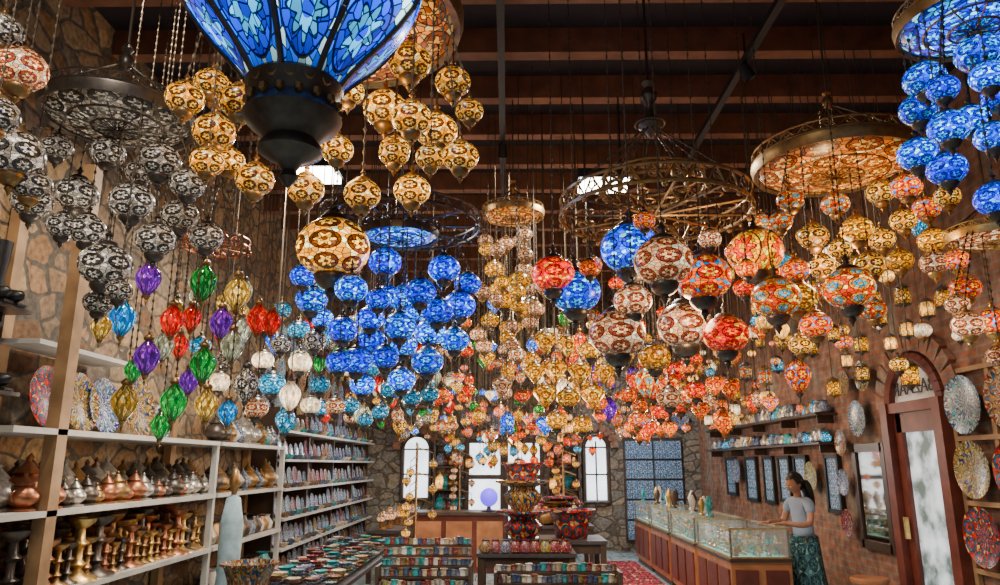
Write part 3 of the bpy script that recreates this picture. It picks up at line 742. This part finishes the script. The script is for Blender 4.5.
for x,y,z,d in table(Qt,2.6,.28): lamp(mb,(x,y,min(z,c[2]-.12)),d,random.choice(['glass_blue','glass_blue_deep']),18,ringtop(c,.28,(x,y)))
mb.done('mosaic_chandelier')
c=(2.79,4.0,2.97)
mb=MB(); disc(mb,c,.24,'glass_cream','metal_gold')
for x,y,z,d in table('259 267 19,250 291 18,240 241 18,286 252 20,266 227 17,259 303 16,240 253 14',4.0,.3): lamp(mb,(x,y,min(z,c[2]-.12)),d*.9,random.choice(['glass_multi','glass_cream']),16,ringtop(c,.24,(x,y)),metal='metal_gold')
mb.done('mosaic_chandelier')
c=(.05,6.0,3.83)
mb=MB(); disc(mb,c,.27,'glass_disc','metal_brass')
for i in range(26):
    a=i*2.4; r=.1+.2*((i*7)%5)/4; z=c[2]-.18-.11*(i*5%11)
    lamp(mb,(c[0]+r*math.cos(a),c[1]+r*math.sin(a),z),.14,random.choice(['glass_cream','glass_gold','glass_cream']),14,(c[0]+r*math.cos(a),c[1]+r*math.sin(a),c[2]),metal='metal_brass')
mb.done('mosaic_chandelier')
c=(-1.95,4.6,3.11)
mb=MB(); ringwork(mb,c,.22,.05,'metal_copper',16); spokes(mb,c,.22,8,'metal_copper')
for i in range(4):
    a=PI*i/2; chain(mb,(c[0]+.22*math.cos(a),c[1]+.22*math.sin(a),c[2]),(c[0],c[1],c[2]+.5),True)
mb.tube((c[0],c[1],c[2]+.5),(c[0],c[1],ceil_at(c[1])),.006,'chain_metal'); 
for i in range(8):
    a=PI*i/4; p=(c[0]+.22*math.cos(a),c[1]+.22*math.sin(a),c[2])
    lamp(mb,(p[0],p[1],c[2]-.3-.12*(i%3)),.11,['drop_pale','drop_amber','drop_red'][i%3],12,p,'drop')
mb.done('iron_ring_chandelier')
mb=MB(); ax=(-.52,1.6,0)
k=.00236
pr=[(45,2.600),(56,2.638),(70,2.676),(88,2.721),(104,2.768),(118,2.816),(127,2.868),(134,2.941),(134,3.03),(120,3.122),(96,3.193),(62,3.247)]
prm=[(r*k,z) for r,z in pr]
mb.lathe(prm,ax,'glass_blue_panel',48,1)
for i in range(8):
    a=2*PI*i/8
    for (r0,z0),(r1,z1) in zip(prm,prm[1:]):
        mb.tube((ax[0]+(r0+.004)*math.cos(a),ax[1]+(r0+.004)*math.sin(a),z0),(ax[0]+(r1+.004)*math.cos(a),ax[1]+(r1+.004)*math.sin(a),z1),.008,'metal_dark',6)
cup=[(43,2.616),(50,2.597),(48,2.573),(44,2.562),(46,2.532),(50,2.515),(46,2.498),(36,2.478),(27,2.456),(32,2.439),(32,2.426),(22,2.41),(12,2.398),(7,2.38),(10,2.362),(5,2.348),(0,2.335)]
mb.lathe([(r*k,z) for r,z in cup],ax,'metal_dark',32,1)
for i in range(16):
    a=2*PI*i/16; mb.lathe([(0,-1),(.7,-.5),(.7,.5),(0,1)],(ax[0]+46*k*math.cos(a),ax[1]+46*k*math.sin(a),2.547),'metal_brass',6,.014)
    mb.torus((ax[0]+47*k*math.cos(a+.2),ax[1]+47*k*math.sin(a+.2),2.585),.012,.004,'metal_brass',10,4,Matrix.Rotation(a+.2+PI/2,3,'Z')@Matrix.Rotation(PI/2,3,'X'))
tz=3.247
mb.lathe([(.15,tz),(.16,tz+.02),(.1,tz+.06),(.04,tz+.1),(.03,tz+.2),(.05,tz+.24),(0,tz+.3)],ax,'metal_dark',20,1)
mb.tube((ax[0],ax[1],tz+.28),(ax[0],ax[1],ceil_at(1.6)),.008,'chain_metal',6)
mb.done('mosaic_hanging_lantern')

cols={'p':'drop_purple','r':'drop_red','g':'drop_green','a':'drop_amber','b':'drop_blue','w':'drop_pale'}
Tt='-191 266 13,-209 247 14,-161 237 11,-172 270 15,-138 255 13,-152 243 12,-122 239 11,-180 251 11,-187 224 13,-185 232 11,-144 216 12,-209 203 14,-165 200 13,-156 200 12,-133 194 9,-191 191 11,-143 230 12,-144 240 11,-113 236 9,-182 234 10,-206 238 10,-196 218 9,-153 209 9'
for (x,y,z,d),t in zip(table(Tt,3.7,.35),'pbrgaprrpwgagabgwwrragp'):
    mb=MB(); lamp(mb,(x,y,z),d*1.02,cols[t],18,kind='drop',metal='metal_brass'); mb.done('teardrop_glass_lamp')
def cluster(name,L,Yc,R,mats,kinds=('globe',),seg=14,k=1):
    mb=MB()
    for x,y,z,d in table(L,Yc,R): lamp(mb,(x,y,z),d*k,random.choice(mats),seg,kind=random.choice(kinds),near=False)
    mb.done(name)
cluster('pale_lamp_cluster','-216 251 18,-209 228 20,-162 218 18,-157 245 21,-130 251 19,-153 217 18,-159 205 19,-169 203 18,-171 241 18,-154 266 18,-116 218 15,-214 247 18,-130 208 16,-121 210 17,-146 245 15',5,.6,['glass_cream','frost_lit','glass_white','glass_turquoise'],('globe','drop','globe'),k=.85)
cluster('turquoise_lamp_cluster','-183 231 25,-94 228 19,-68 216 16,-129 217 18,-95 208 15,-61 223 17,-135 210 16,-118 206 15',5.6,.5,['glass_turquoise'],k=.85)
cluster('gold_star_lamp_cluster','34 279 22,57 280 23,66 260 19,46 260 25,62 248 22,34 232 24,49 223 20,84 237 26,43 208 20,68 206 20,22 242 18,95 258 22,-3 311 21,-12 350 21,10 322 20,-18 313 20,20 308 22,2 295 21',6.5,.8,['glass_gold'],('globe','heart'),k=.95)
cluster('red_lamp_cluster','124 248 21,145 241 22,139 237 19,137 230 21,140 217 18,168 227 22,166 234 20,150 274 24,162 259 21,184 268 20,104 228 16,199 225 21,192 242 19,157 204 16,125 201 14',7,.8,['glass_red','glass_orange'],('globe','heart','heart'),k=.95)
cluster('cylinder_lantern_cluster','290 290 12,281 278 11,265 257 9,273 260 11,236 240 8,324 290 12,237 229 9,257 270 10,277 255 9,317 284 11,246 278 9',5.2,.5,['frost_warm','glass_amber','glass_gold'],('cyl',))
def fill(name,n,x0,x1,y0,y1,z0,z1,mats,kinds,dr=(.13,.22)):
    mb=MB(); pts=[]
    tries=0
    while len(pts)<n and tries<n*80:
        tries+=1
        p=(random.uniform(x0,x1),random.uniform(y0,y1),random.uniform(z0,z1)); d=random.uniform(*dr)
        if any(abs(p[0]-q[0])<.12 and abs(p[1]-q[1])<.13 for q in pts) : continue
        pts.append(p); lamp(mb,p,d,random.choice(mats),12,kind=random.choice(kinds),near=False,metal=random.choice(['metal_dark','metal_brass']))
    mb.done(name)
K=('globe','globe','drop','heart')
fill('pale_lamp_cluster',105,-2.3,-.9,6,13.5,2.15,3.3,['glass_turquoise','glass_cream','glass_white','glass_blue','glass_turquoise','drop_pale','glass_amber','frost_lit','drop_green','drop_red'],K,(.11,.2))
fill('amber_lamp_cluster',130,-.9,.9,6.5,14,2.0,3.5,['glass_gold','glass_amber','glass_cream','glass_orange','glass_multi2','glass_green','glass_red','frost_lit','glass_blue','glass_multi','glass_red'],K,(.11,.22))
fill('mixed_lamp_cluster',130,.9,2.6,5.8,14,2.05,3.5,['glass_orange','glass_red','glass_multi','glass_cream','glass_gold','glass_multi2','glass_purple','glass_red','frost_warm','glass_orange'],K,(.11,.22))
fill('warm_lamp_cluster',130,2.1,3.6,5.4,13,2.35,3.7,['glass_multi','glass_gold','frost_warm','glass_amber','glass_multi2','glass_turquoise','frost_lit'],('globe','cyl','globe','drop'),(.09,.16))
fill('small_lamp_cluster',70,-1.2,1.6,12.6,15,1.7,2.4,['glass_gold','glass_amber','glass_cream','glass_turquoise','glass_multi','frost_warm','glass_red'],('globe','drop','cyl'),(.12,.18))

# ------------------------------------------------------------------ woman
emp=bpy.data.objects.new('woman_shopkeeper',None); bpy.context.scene.collection.objects.link(emp)
def skin(name,verts,edges,rad,mat,sub=2,root=0):
    me=bpy.data.meshes.new(name); me.from_pydata(verts,edges,[]); me.materials.append(MATS[mat])
    o=bpy.data.objects.new(name,me); bpy.context.scene.collection.objects.link(o); o.parent=emp
    md=o.modifiers.new('s','SKIN'); 
    sv=me.skin_vertices[0].data if me.skin_vertices else None
    if sv is None:
        bpy.context.view_layer.objects.active=o; bpy.ops.mesh.customdata_skin_add(); sv=me.skin_vertices[0].data
    for i,r in enumerate(rad):
        sv[i].radius=(r,r) if isinstance(r,(int,float)) else r; sv[i].use_root=(i==root)
    md.use_smooth_shade=True; md.branch_smoothing=.6
    s=o.modifiers.new('ss','SUBSURF'); s.levels=sub; s.render_levels=sub
    return o
skin('legs',[(0,0,.86),(.085,0,.84),(.09,-.01,.46),(.09,.01,.09),(.09,-.13,.035),(-.085,0,.84),(-.09,-.01,.46),(-.09,.01,.09),(-.09,-.13,.035)],[(0,1),(1,2),(2,3),(3,4),(0,5),(5,6),(6,7),(7,8)],[.1,.085,.055,.035,.03,.085,.055,.035,.03],'skin')
skin('shirt',[(0,0,.88),(0,0,1.02),(0,-.01,1.16),(0,-.015,1.28),(0,-.02,1.345),(.11,-.02,1.31),(.17,-.025,1.27),(.2,-.05,1.17),(-.11,-.02,1.31),(-.17,-.025,1.27),(-.2,-.05,1.17)],[(0,1),(1,2),(2,3),(3,4),(3,5),(5,6),(6,7),(3,8),(8,9),(9,10)],[(.15,.115),(.13,.1),(.145,.11),(.11,.085),.055,.07,.062,.055,.07,.062,.055],'shirt_blue')
skin('neck',[(0,-.02,1.3),(0,-.035,1.38),(0,-.05,1.44),],[(0,1),(1,2)],[.05,.043,.045],'skin')
for s in(1,-1):
    w=(s*.12,-.33,1.09)
    skin('arm_%s'%('l' if s>0 else 'r'),[(s*.19,-.035,1.22),(s*.215,-.08,1.08),(s*.19,-.2,1.07),w,(s*.115,-.37,1.085)],[(0,1),(1,2),(2,3),(3,4)],[.042,.038,.034,.022,.024],'skin')
    hx,hy,hz=s*.11,-.385,1.085
    skin('palm',[(hx,hy+.03,hz),(hx,hy-.02,hz),(hx,hy-.04,hz-.003)],[(0,1),(1,2)],[(.022,.014),(.032,.014),(.03,.012)],'skin')
    for k in range(4):
        fx=hx+s*(-.027+.018*k); L=[.07,.08,.075,.058][k]
        skin('finger_%d'%(k+1),[(fx,hy-.03,hz),(fx,hy-.04-L*.4,hz+.004),(fx,hy-.04-L*.75,hz-.006),(fx,hy-.04-L,hz-.018)],[(0,1),(1,2),(2,3)],[.0085,.008,.0075,.006],'skin',1)
    skin('thumb',[(hx-s*.02,hy+.01,hz),(hx-s*.045,hy-.015,hz-.004),(hx-s*.052,hy-.045,hz-.012)],[(0,1),(1,2)],[.011,.0095,.008],'skin',1)
mb=MB(); n=48; prof=[(.155,.95),(.175,.86),(.185,.7),(.21,.5),(.24,.3),(.27,.12),(.265,.12)]
mi=mb.mi('skirt_cloth')
for i,(r,z) in enumerate(prof):
    for j in range(n):
        a=2*PI*j/n; f=1+.07*math.sin(a*9)*(.95-z)/.8
        mb.v.append((r*f*math.cos(a),r*f*.8*math.sin(a),z))
for i in range(len(prof)-1):
    for j in range(n):
        k2=(j+1)%n; mb.f.append((i*n+j,i*n+k2,(i+1)*n+k2,(i+1)*n+j)); mb.uv+=[(j/n,i/6),((j+1)/n,i/6),((j+1)/n,(i+1)/6),(j/n,(i+1)/6)]; mb.m.append(mi)
mb.done('skirt',parent=emp,origin=(0,0,0))
hd=bpy.data.objects.new('head',None); bpy.context.scene.collection.objects.link(hd); hd.parent=emp; hd.location=(0,-.07,1.49); hd.rotation_euler=(math.radians(26),0,0)
def ell(mb,c,r,mat,seg=24,rings=16,fn=None):
    b=len(mb.v);mi=mb.mi(mat)
    for i in range(rings+1):
        t=PI*i/rings
        for j in range(seg):
            a=2*PI*j/seg; p=Vector((math.sin(t)*math.cos(a),math.sin(t)*math.sin(a),math.cos(t)))
            q=fn(p) if fn else p
            mb.v.append((c[0]+q.x*r[0],c[1]+q.y*r[1],c[2]+q.z*r[2]))
    for i in range(rings):
        for j in range(seg):
            k=(j+1)%seg; mb.f.append((b+i*seg+j,b+(i+1)*seg+j,b+(i+1)*seg+k,b+i*seg+k)); mb.uv+=[(0,0)]*4; mb.m.append(mi)
def face(p):
    q=p.copy()
    if p.z<0: q.x*=1+.38*p.z; q.y*=1+.12*p.z
    if p.y<0:
        g=math.exp(-((p.x/.14)**2+((p.z+.12)/.2)**2)); q.y-=.22*g
        for s in(-1,1): q.y+=.08*math.exp(-(((p.x-s*.36)/.18)**2+((p.z-.06)/.14)**2))
        q.y-=.07*math.exp(-((p.x/.3)**2+((p.z+.75)/.2)**2))
        q.y-=.04*math.exp(-((p.x/.2)**2+((p.z+.42)/.08)**2))
    return q
mb=MB(); ell(mb,(0,0,0),(.075,.092,.108),'skin',40,30,face)
for s in(-1,1):
    ell(mb,(s*.027,-.079,.004),(.012,.007,.007),'eye_white',10,8); ell(mb,(s*.027,-.0845,.003),(.006,.003,.006),'eye_dark',8,6)
    ell(mb,(s*.028,-.084,.022),(.018,.005,.003),'hair_black',8,6); ell(mb,(s*.076,.008,-.008),(.009,.016,.027),'skin',10,8)
ell(mb,(0,-.092,-.045),(.02,.006,.005),'lip',10,6); ell(mb,(0,-.09,-.053),(.017,.006,.005),'lip',10,6)
mb.done('face',parent=hd,origin=(0,0,0))
def hairf(p):
    q=p.copy()
    if p.y<-.35:
        if p.z<.45: q=Vector((p.x*.95,-.35+(p.y+.35)*.1,p.z))
    if p.z<-.2 and p.y<.2: q=Vector((q.x*.9,q.y+.25,q.z))
    return q
mb=MB(); ell(mb,(0,.02,.02),(.092,.107,.115),'hair_black',36,28,hairf); mb.done('hair',parent=hd,origin=(0,0,0))
skin('long_hair',[(0,.04,1.54),(0,.1,1.44),(.01,.115,1.32),(.0,.12,1.2),(0,.11,1.1)],[(0,1),(1,2),(2,3),(3,4)],[(.085,.06),(.085,.05),(.08,.04),(.06,.03),(.02,.015)],'hair_black')
emp.location=(3.24,8.35,0); emp.rotation_euler=(0,0,math.radians(-72))

# ------------------------------------------------------------------ fill lights added among the lamps, standing in for their glow
def fill_point(c,e,col,r=.1):
    l=bpy.data.lights.new('fill_point','POINT'); l.energy=e; l.color=col; l.shadow_soft_size=r
    o=bpy.data.objects.new('fill_light',l); bpy.context.scene.collection.objects.link(o); o.location=c
fill_point((-.55,4.3,2.75),14,(.1,.3,1)); fill_point((-.7,2.6,2.9),9,(1,.6,.2)); fill_point((1.0,3.9,2.5),18,(1,.65,.35)); fill_point((2.0,4.3,2.9),16,(1,.6,.25))
fill_point((0,6.9,2.2),40,(1,.7,.38)); fill_point((1.5,8,2.2),40,(1,.55,.28)); fill_point((0,10.5,2.0),50,(1,.76,.5)); fill_point((-1.4,7.5,2.1),40,(1,.85,.65)); fill_point((2.2,10.5,2.2),50,(1,.78,.55)); fill_point((-1.8,11.5,2.2),45,(.85,.95,1)); fill_point((-2.0,3.2,2.75),8,(1,.85,.65))
fill_point((.3,7.9,1.95),14,(1,.8,.58)); fill_point((1.6,12.3,1.9),35,(.9,.95,1)); fill_point((-2.2,4.9,1.75),10,(1,.8,.55))  # first point light added to brighten the dark urn stack
w=bpy.data.worlds.new('sky'); bpy.context.scene.world=w; w.use_nodes=True
bg=w.node_tree.nodes['Background']; bg.inputs[0].default_value=(.8,.88,1,1); bg.inputs[1].default_value=.24

cam=bpy.data.cameras.new('camera'); co=bpy.data.objects.new('camera',cam); bpy.context.scene.collection.objects.link(co)
cam.lens=26.0; cam.sensor_width=36; co.location=(0,0,1.7); co.rotation_euler=(PI/2+TH,0,math.radians(.62)); cam.clip_start=.02
bpy.context.scene.camera=co
